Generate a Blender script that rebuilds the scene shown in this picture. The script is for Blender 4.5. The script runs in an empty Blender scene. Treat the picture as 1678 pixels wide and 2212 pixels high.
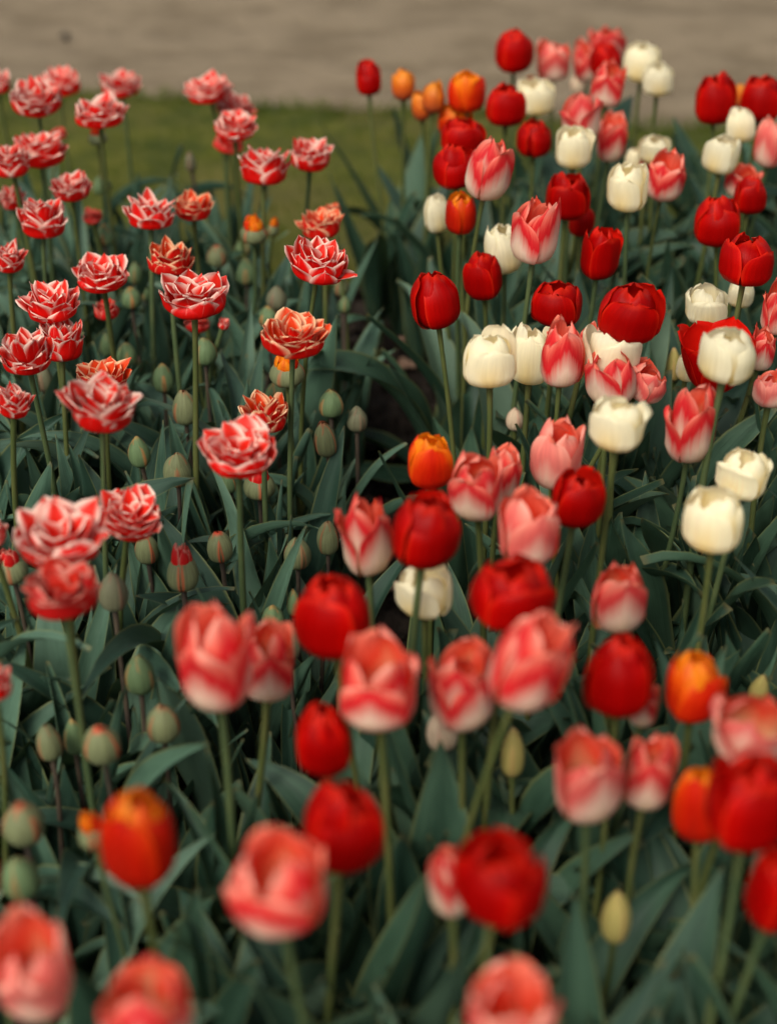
import bpy, math, random
import numpy as np

S = bpy.context.scene
COL = S.collection
rad = math.radians

# ---------------------------------------------------------------- camera, sky, sun, exposure
CAM_Z, PITCH, LENS, SENSOR = 1.23, rad(35.0), 50.0, 24.0
PW, PH = 1678.0, 2212.0                      # pixel frame the layout table is measured in
FPX = LENS / SENSOR * PW
cam_d = bpy.data.cameras.new("camera"); cam = bpy.data.objects.new("camera", cam_d); COL.objects.link(cam)
cam.location = (0, 0, CAM_Z); cam.rotation_euler = (math.pi / 2 - PITCH, 0, 0)
cam_d.sensor_fit = 'HORIZONTAL'; cam_d.sensor_width = SENSOR; cam_d.lens = LENS
cam_d.clip_start = 0.02; cam_d.clip_end = 400
cam_d.dof.use_dof = True; cam_d.dof.focus_distance = 1.66; cam_d.dof.aperture_fstop = 2.1
S.camera = cam

SUN_EL, SUN_ROT = rad(50), rad(212)
w = bpy.data.worlds.new("World"); S.world = w; w.use_nodes = True
wn = w.node_tree.nodes; wl = w.node_tree.links
sky = wn.new('ShaderNodeTexSky'); sky.sky_type = 'NISHITA'; sky.sun_disc = False
sky.sun_elevation = SUN_EL; sky.sun_rotation = SUN_ROT; sky.dust_density = 4.0; sky.air_density = 1.0; sky.ozone_density = 1.0
hs = wn.new('ShaderNodeHueSaturation'); hs.inputs['Saturation'].default_value = 0.32
wl.new(sky.outputs[0], hs.inputs['Color']); wl.new(hs.outputs[0], wn['Background'].inputs[0])
wn['Background'].inputs[1].default_value = 0.125
sl = bpy.data.lights.new("sun", 'SUN'); so = bpy.data.objects.new("sun", sl); COL.objects.link(so)
sl.energy = 2.35; sl.angle = rad(28); sl.color = (1.0, 0.93, 0.80)
sd = np.array([math.sin(SUN_ROT) * math.cos(SUN_EL), math.cos(SUN_ROT) * math.cos(SUN_EL), math.sin(SUN_EL)])
import mathutils
so.rotation_euler = mathutils.Vector(sd).to_track_quat('Z', 'Y').to_euler()
S.view_settings.view_transform = 'Standard'; S.view_settings.look = 'None'
S.view_settings.gamma = 1.0; S.view_settings.exposure = 0.14
S.render.engine = 'CYCLES'
S.cycles.max_bounces = 8; S.cycles.transmission_bounces = 4

# ---------------------------------------------------------------- helpers
def ray(x, y):
    xc, yc = (x - PW / 2) / FPX, (PH / 2 - y) / FPX
    c, s = math.cos(PITCH), math.sin(PITCH)
    return np.array([xc, c + yc * s, -s + yc * c])

def at_z(x, y, z):
    d = ray(x, y); t = (z - CAM_Z) / d[2]
    return np.array([0, 0, CAM_Z]) + d * t, t

def mesh_from(name, V, F, uv=None, mat=None, smooth=True):
    me = bpy.data.meshes.new(name)
    V = np.asarray(V, dtype=np.float32)
    if isinstance(F, np.ndarray):
        n = F.shape[1]; F = np.ascontiguousarray(F, dtype=np.int32)
        me.vertices.add(len(V)); me.vertices.foreach_set('co', V.ravel())
        me.loops.add(F.size); me.loops.foreach_set('vertex_index', F.ravel())
        me.polygons.add(len(F)); me.polygons.foreach_set('loop_start', np.arange(0, F.size, n, dtype=np.int32))
        me.polygons.foreach_set('use_smooth', np.full(len(F), smooth))
        me.update(calc_edges=True)
        if uv is not None:
            l = me.uv_layers.new(name='UVMap'); l.data.foreach_set('uv', np.asarray(uv, dtype=np.float32)[F.ravel()].ravel())
    else:
        me.from_pydata([tuple(v) for v in V], [], F)
        me.polygons.foreach_set('use_smooth', [smooth] * len(me.polygons))
    me.validate()
    if mat: me.materials.append(mat)
    return me

def link(name, data, parent=None, loc=(0, 0, 0), rot=(0, 0, 0), scale=(1, 1, 1)):
    o = bpy.data.objects.new(name, data); COL.objects.link(o)
    o.location = loc; o.rotation_euler = rot; o.scale = scale
    if parent: o.parent = parent
    return o

def tag(o, label=None, cat=None, group=None, kind=None):
    if label: o['label'] = label
    if cat: o['category'] = cat
    if group: o['group'] = group
    if kind: o['kind'] = kind
    return o

def grid_faces(nu, nv, off=0):
    i, j = np.meshgrid(np.arange(nu - 1), np.arange(nv - 1))
    a = (j * nu + i).ravel() + off
    return np.stack([a, a + 1, a + 1 + nu, a + nu], 1)

def interp(pts, v):
    p = np.array(pts, float)
    x, y = p[:, 0], p[:, 1]
    m = np.gradient(y, x)                      # cubic Hermite through the points
    k = np.clip(np.searchsorted(x, v) - 1, 0, len(x) - 2)
    h = x[k + 1] - x[k]; t = (v - x[k]) / h
    return ((2*t**3 - 3*t**2 + 1) * y[k] + (t**3 - 2*t**2 + t) * h * m[k]
            + (-2*t**3 + 3*t**2) * y[k + 1] + (t**3 - t**2) * h * m[k + 1])

# ---------------------------------------------------------------- materials
class NT:
    def __init__(s, name):
        s.m = bpy.data.materials.new(name); s.m.use_nodes = True
        s.t = s.m.node_tree; s.n = s.t.nodes; s.l = s.t.links
        s.out = s.n['Material Output']; s.b = s.n['Principled BSDF']
    def set(s, sock, v):
        if isinstance(v, bpy.types.NodeSocket): s.l.new(v, sock)
        else: sock.default_value = v
    def math(s, op, a, b=0.0, c=0.0, clamp=False):
        n = s.n.new('ShaderNodeMath'); n.operation = op; n.use_clamp = clamp
        s.set(n.inputs[0], a); s.set(n.inputs[1], b); s.set(n.inputs[2], c); return n.outputs[0]
    def smooth(s, lo, hi, x):
        n = s.n.new('ShaderNodeMapRange'); n.interpolation_type = 'SMOOTHSTEP'
        n.inputs['From Min'].default_value = lo; n.inputs['From Max'].default_value = hi
        s.set(n.inputs['Value'], x); return n.outputs[0]
    def mix(s, f, a, b):
        n = s.n.new('ShaderNodeMix'); n.data_type = 'RGBA'
        s.set(n.inputs[0], f); s.set(n.inputs[6], a if not isinstance(a, tuple) else (*a, 1)); s.set(n.inputs[7], b if not isinstance(b, tuple) else (*b, 1))
        return n.outputs[2]
    def ramp(s, x, stops):
        n = s.n.new('ShaderNodeValToRGB'); e = n.color_ramp.elements
        while len(e) < len(stops): e.new(0.5)
        for i, (p, c) in enumerate(stops): e[i].position = p; e[i].color = (*c, 1)
        s.set(n.inputs[0], x); return n.outputs[0]
    def comb(s, x, y, z):
        n = s.n.new('ShaderNodeCombineXYZ'); s.set(n.inputs[0], x); s.set(n.inputs[1], y); s.set(n.inputs[2], z); return n.outputs[0]
    def noise(s, vec, scale, detail=3, rough=0.5):
        n = s.n.new('ShaderNodeTexNoise'); s.set(n.inputs['Vector'], vec)
        n.inputs['Scale'].default_value = scale; n.inputs['Detail'].default_value = detail; n.inputs['Roughness'].default_value = rough
        return n.outputs['Fac']
    def uv(s):
        n = s.n.new('ShaderNodeTexCoord'); x = s.n.new('ShaderNodeSeparateXYZ'); s.l.new(n.outputs['UV'], x.inputs[0])
        return x.outputs[0], x.outputs[1]
    def coord(s, k='Object'):
        return s.n.new('ShaderNodeTexCoord').outputs[k]
    def rnd(s): return s.n.new('ShaderNodeObjectInfo').outputs['Random']
    def back(s): return s.n.new('ShaderNodeNewGeometry').outputs['Backfacing']
    def bump(s, h, dist, strength=1.0):
        n = s.n.new('ShaderNodeBump'); n.inputs['Distance'].default_value = dist; n.inputs['Strength'].default_value = strength
        s.set(n.inputs['Height'], h); s.l.new(n.outputs[0], s.b.inputs['Normal']); return n.outputs[0]
    def hsv(s, col, val, sat=1.0, hue=0.5):
        n = s.n.new('ShaderNodeHueSaturation'); s.set(n.inputs['Color'], col); s.set(n.inputs['Value'], val); s.set(n.inputs['Saturation'], sat); s.set(n.inputs['Hue'], hue)
        return n.outputs[0]
    def finish(s, col, rough=0.5, spec=0.4, trans=0.0, tcol=None):
        s.set(s.b.inputs['Base Color'], col if not isinstance(col, tuple) else (*col, 1))
        s.set(s.b.inputs['Roughness'], rough); s.b.inputs['Specular IOR Level'].default_value = spec
        if trans:
            tr = s.n.new('ShaderNodeBsdfTranslucent'); s.set(tr.inputs[0], tcol if tcol is not None else col)
            mx = s.n.new('ShaderNodeMixShader'); mx.inputs[0].default_value = trans
            s.l.new(s.b.outputs[0], mx.inputs[1]); s.l.new(tr.outputs[0], mx.inputs[2]); s.l.new(mx.outputs[0], s.out.inputs[0])
        return s.m

def petal_base(name):
    n = NT(name); U, V = n.uv(); r = n.rnd()
    a = n.math('ABSOLUTE', n.math('SUBTRACT', n.math('MULTIPLY', U, 2.0), 1.0))
    # every petal has its own whole-number offset in U, so the streaks differ from petal to petal
    fr = n.math('FRACT', U)
    a = n.math('ABSOLUTE', n.math('SUBTRACT', n.math('MULTIPLY', fr, 2.0), 1.0))
    vec = n.comb(n.math('MULTIPLY', U, 16.0), n.math('MULTIPLY', V, 1.6), n.math('MULTIPLY', r, 40.0))
    s = n.math('SUBTRACT', n.noise(vec, 1.0, 4, 0.6), 0.5)
    return n, a, V, r, s

def petal_finish(n, out_c, in_c, r, s, rough=0.42, spec=0.35, trans=0.32):
    c = n.mix(n.back(), out_c, in_c)
    val = n.math('ADD', n.math('ADD', 0.9, n.math('MULTIPLY', r, 0.2)), n.math('MULTIPLY', s, 0.35))
    c = n.hsv(c, val)
    n.bump(s, 0.0008, 0.6)
    return n.finish(c, rough, spec, trans)

def mat_red():
    n, a, V, r, s = petal_base('red_petal')
    oc = n.mix(n.smooth(0.3, 1.0, n.math('ADD', a, n.math('MULTIPLY', s, 0.5))), (0.33, 0.0006, 0.0005), (0.50, 0.0018, 0.0005))
    oc = n.mix(n.math('MULTIPLY', n.smooth(0.86, 0.98, n.math('MAXIMUM', a, n.math('MULTIPLY', V, 1.0))), 0.5), oc, (0.72, 0.025, 0.008))
    oc = n.mix(n.smooth(0.10, 0.015, n.math('ADD', V, n.math('MULTIPLY', s, 0.10))), oc, (0.55, 0.34, 0.05))
    ic = n.mix(n.smooth(0.25, 0.05, V), (0.62, 0.008, 0.003), (0.05, 0.03, 0.02))
    return petal_finish(n, oc, ic, r, s, 0.45, 0.10, 0.25)

def mat_pink():
    n, a, V, r, s = petal_base('pink_petal')
    t = n.math('ADD', n.math('ADD', V, n.math('MULTIPLY', a, 0.42)), n.math('MULTIPLY', s, 0.38))
    t = n.math('ADD', t, n.math('SUBTRACT', n.math('MULTIPLY', n.math('SUBTRACT', r, 0.5), 0.26), 0.07))
    t = n.math('DIVIDE', t, 1.5)
    oc = n.ramp(t, [(0.0, (0.80, 0.66, 0.40)), (0.29, (0.88, 0.66, 0.50)), (0.51, (0.68, 0.016, 0.024)), (0.59, (0.73, 0.035, 0.036)),
                    (0.71, (0.86, 0.17, 0.12)), (0.87, (0.92, 0.40, 0.30))])
    ic = n.ramp(t, [(0.0, (0.80, 0.60, 0.35)), (0.25, (0.80, 0.32, 0.16)), (0.5, (0.82, 0.07, 0.03)), (0.8, (0.88, 0.22, 0.14))])
    r2 = n.math('FRACT', n.math('MULTIPLY', r, 17.3))
    oc = n.mix(n.math('MULTIPLY', n.smooth(0.5, 1.0, r2), 0.42), oc, (0.88, 0.50, 0.40))
    return petal_finish(n, oc, ic, r, s, 0.5, 0.18, 0.34)

def mat_cream():
    n, a, V, r, s = petal_base('cream_petal')
    fl = n.math('MULTIPLY', n.smooth(0.75, 0.05, n.math('ADD', a, n.math('MULTIPLY', s, 0.5))), n.smooth(0.85, 0.2, V))
    oc = n.mix(fl, (0.93, 0.87, 0.63), (0.90, 0.72, 0.34))
    oc = n.mix(n.smooth(0.12, 0.0, V), oc, (0.80, 0.50, 0.12))
    return petal_finish(n, oc, (0.93, 0.84, 0.58), r, s, 0.5, 0.2, 0.42)

def mat_orange():
    n, a, V, r, s = petal_base('orange_petal')
    U, _v = n.uv(); inner = n.math('GREATER_THAN', U, 3.0)             # the three inner petals are the brighter ones
    t = n.math('ADD', n.math('ADD', n.math('MULTIPLY', a, .55), n.math('MULTIPLY', V, 0.55)), n.math('MULTIPLY', s, 0.5))
    t = n.math('ADD', t, n.math('MULTIPLY', n.math('SUBTRACT', r, .5), .30))
    oc = n.ramp(n.math('DIVIDE', t, 1.4), [(0.0, (0.42, 0.012, 0.004)), (0.35, (0.58, 0.012, 0.002)), (0.60, (0.70, 0.035, 0.003)), (0.78, (0.80, 0.16, 0.006))])
    oi = n.ramp(n.math('DIVIDE', t, 1.4), [(0.0, (0.58, 0.03, 0.004)), (0.3, (0.72, 0.07, 0.004)), (0.6, (0.86, 0.24, 0.008))])
    oc = n.mix(inner, oc, oi)
    oc = n.mix(n.smooth(0.12, 0.0, V), oc, (0.34, 0.12, 0.06))
    return petal_finish(n, oc, (0.88, 0.28, 0.008), r, s, 0.42, 0.2, 0.34)

def mat_amber():
    n, a, V, r, s = petal_base('amber_petal')
    t = n.math('ADD', V, n.math('MULTIPLY', s, 0.5))
    oc = n.ramp(t, [(0.0, (0.16, 0.045, 0.03)), (0.3, (0.42, 0.07, 0.02)), (0.6, (0.68, 0.13, 0.012)), (0.95, (0.80, 0.27, 0.015))])
    return petal_finish(n, oc, (0.82, 0.25, 0.01), r, s, 0.45, 0.3, 0.3)

def mat_double(name, rim, core, core2, lo, hi):
    n, a, V, r, s = petal_base(name)
    e = n.math('ADD', n.math('ADD', a, n.math('MULTIPLY', n.math('POWER', V, 2.5), 0.28)), n.math('MULTIPLY', s, 0.18))
    ed = n.math('MAXIMUM', n.smooth(lo, hi, e), n.smooth(0.90, 1.0, V))
    vein = n.math('MULTIPLY', n.smooth(0.05, 0.0, a), n.smooth(0.6, 1.0, n.math('ADD', V, s)))
    ed = n.math('MAXIMUM', ed, n.math('MULTIPLY', vein, 0.22))
    ed = n.math('MULTIPLY', ed, n.smooth(0.12, 0.4, V))
    oc = n.mix(ed, core, rim)
    ei = n.math('MULTIPLY', n.smooth(lo - 0.22, hi - 0.02, e), n.smooth(0.15, 0.5, V))
    ic = n.mix(ei, core2, rim)
    return petal_finish(n, oc, ic, r, s, 0.45, 0.3, 0.3)

def mat_bud(name, base, seam, tip):
    n, a, V, r, s = petal_base(name)
    c = n.mix(n.smooth(-0.3, 0.3, s), tuple(x * 0.8 for x in base), tuple(min(1, x * 1.15) for x in base))
    rr = n.math('FRACT', n.math('MULTIPLY', r, 7.31))
    sm = n.math('MULTIPLY', n.smooth(0.74, 0.98, n.math('ADD', a, n.math('MULTIPLY', s, 0.35))), n.math('ADD', 0.5, n.math('MULTIPLY', rr, 0.5)))
    c = n.mix(sm, c, seam)
    c = n.mix(n.math('MULTIPLY', n.smooth(0.82, 1.0, V), rr), c, tip)
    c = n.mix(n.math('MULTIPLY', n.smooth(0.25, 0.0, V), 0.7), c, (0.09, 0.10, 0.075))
    return petal_finish(n, c, seam, r, s, 0.6, 0.25, 0.12)

def mat_leaf(name, dark, light, bright):
    n = NT(name); U, V = n.uv()
    r = n.math('FRACT', n.math('ADD', n.rnd(), n.math('MULTIPLY', n.math('FLOOR', U), 0.61803)))   # each leaf its own tone
    fr = n.math('FRACT', U)
    a = n.math('ABSOLUTE', n.math('SUBTRACT', n.math('MULTIPLY', fr, 2.0), 1.0))
    vein = n.noise(n.comb(n.math('MULTIPLY', U, 55.0), n.math('MULTIPLY', V, 1.5), n.math('MULTIPLY', r, 30.0)), 1.0, 3, 0.6)
    blot = n.noise(n.comb(n.math('MULTIPLY', U, 2.5), n.math('MULTIPLY', V, 4.0), n.math('MULTIPLY', r, 60.0)), 1.0, 3, 0.55)
    f = n.math('ADD', n.math('MULTIPLY', n.math('SUBTRACT', vein, 0.5), 0.9), n.math('ADD', n.math('MULTIPLY', n.math('SUBTRACT', blot, 0.5), 1.4), n.math('MULTIPLY', r, 0.9)))
    c = n.mix(n.smooth(0.0, 1.0, f), dark, light)
    c = n.mix(n.math('MULTIPLY', n.smooth(0.88, 1.0, r), 0.5), c, (0.15, 0.21, 0.15))
    c = n.mix(n.math('MULTIPLY', n.smooth(0.88, 0.99, a), 0.75), c, bright)
    c = n.mix(n.math('MULTIPLY', n.smooth(0.975, 1.0, V), 0.5), c, (0.20, 0.15, 0.05))
    n.bump(vein, 0.0012, 0.5)
    rough = n.math('ADD', 0.42, n.math('MULTIPLY', blot, 0.25))
    return n.finish(c, rough, 0.42, 0.14, n.mix(0.5, c, (0.10, 0.17, 0.03)))

def mat_stem(name, c1, c2):
    n = NT(name); co = n.coord('Object')
    f = n.noise(co, 26, 3); c = n.mix(n.smooth(0.3, 0.7, f), c1, c2)
    return n.finish(c, 0.5, 0.35, 0.06)

M = dict(
    R=mat_red(), P=mat_pink(), W=mat_cream(), O=mat_orange(), A=mat_amber(),
    D=mat_double('white_edged_petal', (0.94, 0.69, 0.57), (0.72, 0.005, 0.003), (0.76, 0.025, 0.012), 0.62, 1.14),
    DO=mat_double('orange_edged_petal', (0.93, 0.60, 0.34), (0.66, 0.006, 0.003), (0.78, 0.06, 0.008), 0.66, 1.16),
    DR=mat_double('thin_edged_petal', (0.80, 0.32, 0.24), (0.62, 0.010, 0.009), (0.66, 0.03, 0.015), 0.86, 1.20),
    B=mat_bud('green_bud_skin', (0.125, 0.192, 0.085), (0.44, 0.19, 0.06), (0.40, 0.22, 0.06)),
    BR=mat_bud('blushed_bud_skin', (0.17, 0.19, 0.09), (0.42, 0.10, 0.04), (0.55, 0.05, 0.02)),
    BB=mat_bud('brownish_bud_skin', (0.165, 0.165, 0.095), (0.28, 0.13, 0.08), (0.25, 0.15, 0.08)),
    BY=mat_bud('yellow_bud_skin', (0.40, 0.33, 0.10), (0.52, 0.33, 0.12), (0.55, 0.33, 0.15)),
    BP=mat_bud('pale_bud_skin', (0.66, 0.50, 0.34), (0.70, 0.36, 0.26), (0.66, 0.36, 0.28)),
)
LEAF_L = mat_leaf('glaucous_leaf', (0.026, 0.066, 0.043), (0.090, 0.176, 0.114), (0.20, 0.22, 0.08))
LEAF_R = mat_leaf('green_leaf', (0.019, 0.052, 0.031), (0.064, 0.132, 0.078), (0.18, 0.20, 0.07))
STEM_G = mat_stem('olive_stem', (0.070, 0.094, 0.026), (0.108, 0.116, 0.034))
STEM_L = mat_stem('pale_green_stem', (0.060, 0.096, 0.038), (0.092, 0.122, 0.045))
STEM_P = mat_stem('purple_stem', (0.055, 0.042, 0.035), (0.10, 0.075, 0.05))

# ---------------------------------------------------------------- petals and blossoms
class Build:
    def __init__(s): s.V, s.F, s.U, s.n, s.k = [], [], [], 0, 0
    def add(s, V, F, uv, own=True):
        uv = uv.copy()
        if own: uv[:, 0] = uv[:, 0] * 0.998 + 0.001 + s.k; s.k += 1
        s.V.append(V); s.F.append(F + s.n); s.U.append(uv); s.n += len(V)
    def mesh(s, name, mat): return mesh_from(name, np.concatenate(s.V), np.concatenate(s.F), np.concatenate(s.U), mat)

def petal(b, rng, phi, rp, zp, wp, R, H, flat=1.0, wav=0.03, keel=0.0, skew=0.0, nu=11, nv=15):
    v = np.linspace(0, 1, nv) ** 0.9; u = np.linspace(-1, 1, nu)
    vv, uu = np.meshgrid(v, u, indexing='ij')
    r = interp(rp, vv) * R; z = interp(zp, vv) * H; wd = np.maximum(interp(wp, vv), 0.012) * R
    rc = np.maximum(np.abs(r), 0.38 * R) * flat
    ang = np.clip(uu * wd / rc, -1.6, 1.6)
    p1, p2, p3 = rng.uniform(0, 6.28, 3)
    x = r - rc * (1 - np.cos(ang))
    y = rc * np.sin(ang) + skew * R * vv ** 2
    x = x + wav * R * vv ** 1.5 * (np.sin(2.6 * uu + p1) + 0.6 * np.sin(5.5 * uu + 3 * vv + p2)) * (0.25 + np.abs(uu))
    x = x + keel * R * np.exp(-(uu / 0.22) ** 2) * np.sin(np.pi * vv)
    z = z + wav * 0.9 * H * vv ** 3 * np.sin(4.2 * uu + p3) - 0.03 * H * vv ** 4 * np.abs(uu) ** 1.5
    c, s_ = math.cos(phi), math.sin(phi)
    V = np.stack([x * c - y * s_, x * s_ + y * c, z], -1).reshape(-1, 3)
    uv = np.stack([(uu + 1) / 2, vv], -1).reshape(-1, 2)
    b.add(V, grid_faces(nu, nv), uv)

def single_bloom(rng, W, H, op, pointy=0.3, ragged=1.0, square=0.0):
    b = Build(); R = W / 2
    ph0 = rng.uniform(0, 2.1)
    for layer in (0, 1):
        for k in range(3):
            phi = ph0 + layer * 1.047 + k * 2.094 + rng.normal(0, 0.13)
            rr = R * (1.0 if layer == 0 else 0.86) * (1 + rng.normal(0, 0.03))
            hh = H * (0.94 if layer == 0 else 1.0) * (1 + rng.normal(0, 0.05 * ragged))
            o = max(0.0, (op if layer == 0 else op * .45) + rng.normal(0, 0.13) * ragged)
            tip = (0.16 if layer == 0 else .05) + 0.88 * o
            fl = rng.uniform(0, .10) * pointy
            rp = [(0, .10), (.10, .58), (.28, .93), (.5, 1.0), (.75, .82 + .2 * o), (.9, .42 + .60 * o), (1, tip + fl)]
            zp = [(0, 0), (.10, .03), (.28, .20), (.5, .45), (.75, .75), (.9, .92), (1, 1.0)]
            tp = pointy + rng.uniform(-.12, .12)
            if square:
                q = square * (1 if layer == 0 else .75); dr = rng.normal(0, .05)
                rp = [(p_, r_ + q * e_ * (1 + dr)) for (p_, r_), e_ in zip(rp, (0, .04, .02, 0, .10, .28, .34))]
                rp[-1] = (1, min(rp[-1][1], .93) + (.10 * pointy if pointy > .6 else 0))
            wp = [(0, .24), (.14, .74), (.35, 1.06), (.52, 1.10), (.72, .96 - .12 * tp), (.87, .68 - .26 * tp), (.96, .42 - .26 * tp), (1, .12 - .10 * tp)]
            if square: wp = wp[:4] + [(.74, 1.02 - .08 * tp), (.88, .86 - .30 * tp), (.96, .58 - .34 * tp), (1, .24 - .22 * tp)]
            petal(b, rng, phi, rp, zp, wp, rr, hh, rng.uniform(1.08, 1.32) if layer == 0 else 1.0, 0.040 * ragged, rng.uniform(0, .06), rng.normal(0, .09))
    return b

def open_bloom(rng, W, H):
    b = Build(); R = W / 2; ph0 = rng.uniform(0, 1)
    for layer in (0, 1):
        for k in range(3):
            phi = ph0 + layer * 1.047 + k * 2.094 + rng.normal(0, 0.08)
            rp = [(0, .10), (.15, .45), (.4, .72), (.7, .92), (1, 1.06 if layer == 0 else .95)]
            zp = [(0, 0), (.15, .05), (.4, .30), (.7, .68), (1, 1.0 - .1 * layer)]
            wp = [(0, .2), (.2, .55), (.5, .78), (.75, .74), (.92, .48), (1, .1)]
            petal(b, rng, phi, rp, zp, wp, R, H * (1 + rng.normal(0, .04)), 1.1, 0.035, 0.02)
    return b

def double_bloom(rng, W, H, full=1.0, spread=1.0):
    b = Build(); R = W / 2
    #          count  belly tip-radius     tip-z width
    layers = [(7, 1.00, 1.09 * spread, .66, .66), (6, .88, 1.00 * spread, .84, .62), (6, .68, .82, .94, .50), (4, .46, .60, .97, .46), (3, .22, .32, .92, .38)]
    lift = rng.normal(0, .06); fat = 1 + rng.normal(0, .09)
    for li, (cnt, rm, rt, zt, wd) in enumerate(layers):
        cnt = cnt + int(rng.integers(-1, 2)) * (li < 3); wd = wd * fat; zt = zt + lift * (li < 2)
        ph0 = rng.uniform(0, 6.28)
        for k in range(cnt):
            phi = ph0 + k * 2 * math.pi / cnt + rng.normal(0, .16)
            j = 1 + rng.normal(0, .09)
            zt2 = zt * (1 + rng.normal(0, .12)); rt2 = rt * (1 + rng.normal(0, .13)) + .02
            rp = [(0, .08), (.18, .52 * rm), (.42, .90 * rm), (.72, 1.0 * rm), (1, rt2)]
            if li >= 2: rp = [(0, .06), (.25, .50 * rm), (.5, .85 * rm), (.75, rm), (1, rt2)]
            zp = [(0, .015 * li), (.18, .03 + .03 * li), (.42, .20 * zt2 + .05 * li), (.72, .60 * zt2 + .02 * li), (1, zt2)]
            wv = wd * j; pt = rng.uniform(0, 1)
            wp = [(0, .16), (.2, .66 * wv), (.45, 1.02 * wv), (.62, 1.05 * wv), (.80, (.93 - .13 * pt) * wv), (.92, (.62 - .20 * pt) * wv), (.97, (.36 - .14 * pt) * wv), (1, .04)]
            petal(b, rng, phi, rp, zp, wp, R, H, .66 + .28 * rng.uniform(), .036, rng.uniform(-.03, .04), rng.normal(0, .10), 10, 12)
    return b

def bud_bloom(rng, W, H, op=0.0):
    b = Build(); R = W / 2; ph0 = rng.uniform(0, 2.1)
    for layer in (0, 1):
        for k in range(3):
            phi = ph0 + layer * 1.047 + k * 2.094 + rng.normal(0, .07)
            rr = R * (1.0 if layer == 0 else .93)
            hh = H * (1 + rng.normal(0, .025)) * (.97 if layer == 0 else 1.0)
            t = .02 + op
            rp = [(0, .14), (.10, .60), (.28, .94), (.45, 1.0), (.68, .78 + .22 * op), (.87, .35 + .65 * op), (1, t)]
            zp = [(0, 0), (.10, .03), (.28, .20), (.45, .42), (.68, .72), (.87, .92), (1, 1.0)]
            wp = [(0, .25), (.15, .78), (.4, 1.05), (.6, .98), (.8, .68), (.93, .34), (1, .06)]
            petal(b, rng, phi, rp, zp, wp, rr, hh, 1.13 if layer == 0 else 1.0, .016, .06, rng.normal(0, .06), 9, 13)
    return b

def peeking_core(rng, W, H):
    """crowded coloured petals that show inside an opening bud"""
    b = Build(); R = W / 2
    for li, (cnt, rm, zt) in enumerate([(5, .8, .96), (4, .5, 1.0), (3, .25, .98)]):
        ph0 = rng.uniform(0, 6.28)
        for k in range(cnt):
            z = zt * (1 + rng.normal(0, .06))
            petal(b, rng, ph0 + k * 6.283 / cnt + rng.normal(0, .1), [(0, .1), (.3, .7 * rm), (.6, rm), (.85, .8 * rm), (1, .55 * rm)],
                  [(0, 0), (.3, .25), (.6, .62 * z), (.85, .9 * z), (1, z)], [(0, .1), (.3, .4), (.6, .5), (.85, .36), (1, .06)], R, H, .8, .05, .02, 0, 7, 10)
    return b

# ---------------------------------------------------------------- stems and leaves
def tube(pts, radii, ns=8):
    pts = np.array(pts); n = len(pts)
    T = np.gradient(pts, axis=0); T /= np.linalg.norm(T, axis=1)[:, None]
    ref = np.array([1.0, 0, 0]); N = ref - T * (T @ ref)[:, None]; N /= np.linalg.norm(N, axis=1)[:, None]
    Bn = np.cross(T, N); a = np.linspace(0, 2 * np.pi, ns, endpoint=False)
    V = pts[:, None] + np.array(radii)[:, None, None] * (np.cos(a)[None, :, None] * N[:, None] + np.sin(a)[None, :, None] * Bn[:, None])
    F = []
    for i in range(n - 1):
        for k in range(ns):
            k2 = (k + 1) % ns; F.append((i * ns + k, i * ns + k2, (i + 1) * ns + k2, (i + 1) * ns + k))
    return V.reshape(-1, 3), np.array(F)

def leaf_arrays(rng, L, Wd, th0, th1, pw, fold, wave, twist, nu=9, nv=20, side=0.0):
    v = np.linspace(0, 1, nv)
    th = th0 + (th1 - th0) * v ** pw
    ds = L / (nv - 1)
    cx = np.concatenate([[0], np.cumsum(np.sin(th[:-1]) * ds)]); cz = np.concatenate([[0], np.cumsum(np.cos(th[:-1]) * ds)])
    cy = side * L * v ** 2
    wd = Wd * interp([(0, .30), (.12, .62), (.35, .98), (.5, 1.0), (.7, .80), (.85, .47), (.95, .17), (1, .015)], v)
    u = np.linspace(-1, 1, nu)
    ph = rng.uniform(0, 6.28, 3); fr = rng.uniform(4.5, 8.0)
    V = np.zeros((nv, nu, 3))
    for i in range(nv):
        t = np.array([math.sin(th[i]), 0, math.cos(th[i])]); nrm = np.array([-math.cos(th[i]), 0, math.sin(th[i])])   # nrm faces the stem, upward
        tw = twist * v[i] ** 1.3
        sd = np.array([0, 1.0, 0]) * math.cos(tw) + nrm * math.sin(tw)
        nn = nrm * math.cos(tw) - np.array([0, 1.0, 0]) * math.sin(tw)
        f = fold * (1 - 0.65 * v[i]) + .08
        off = f * wd[i] * np.abs(u) ** 1.4
        lat = u * wd[i] * (1 - 0.35 * f)
        wv = wave * Wd * np.abs(u) ** 1.5 * (np.sin(fr * v[i] + ph[0] + (u > 0) * ph[1]) + .4 * np.sin(2.3 * fr * v[i] + ph[2])) * min(1, v[i] * 3)
        V[i] = np.array([cx[i], cy[i], cz[i]]) + sd[None] * lat[:, None] + nn[None] * (off + wv)[:, None]
    uu, vv = np.meshgrid((u + 1) / 2, v)
    return V.reshape(-1, 3), grid_faces(nu, nv), np.stack([uu, vv], -1).reshape(-1, 2)

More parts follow.
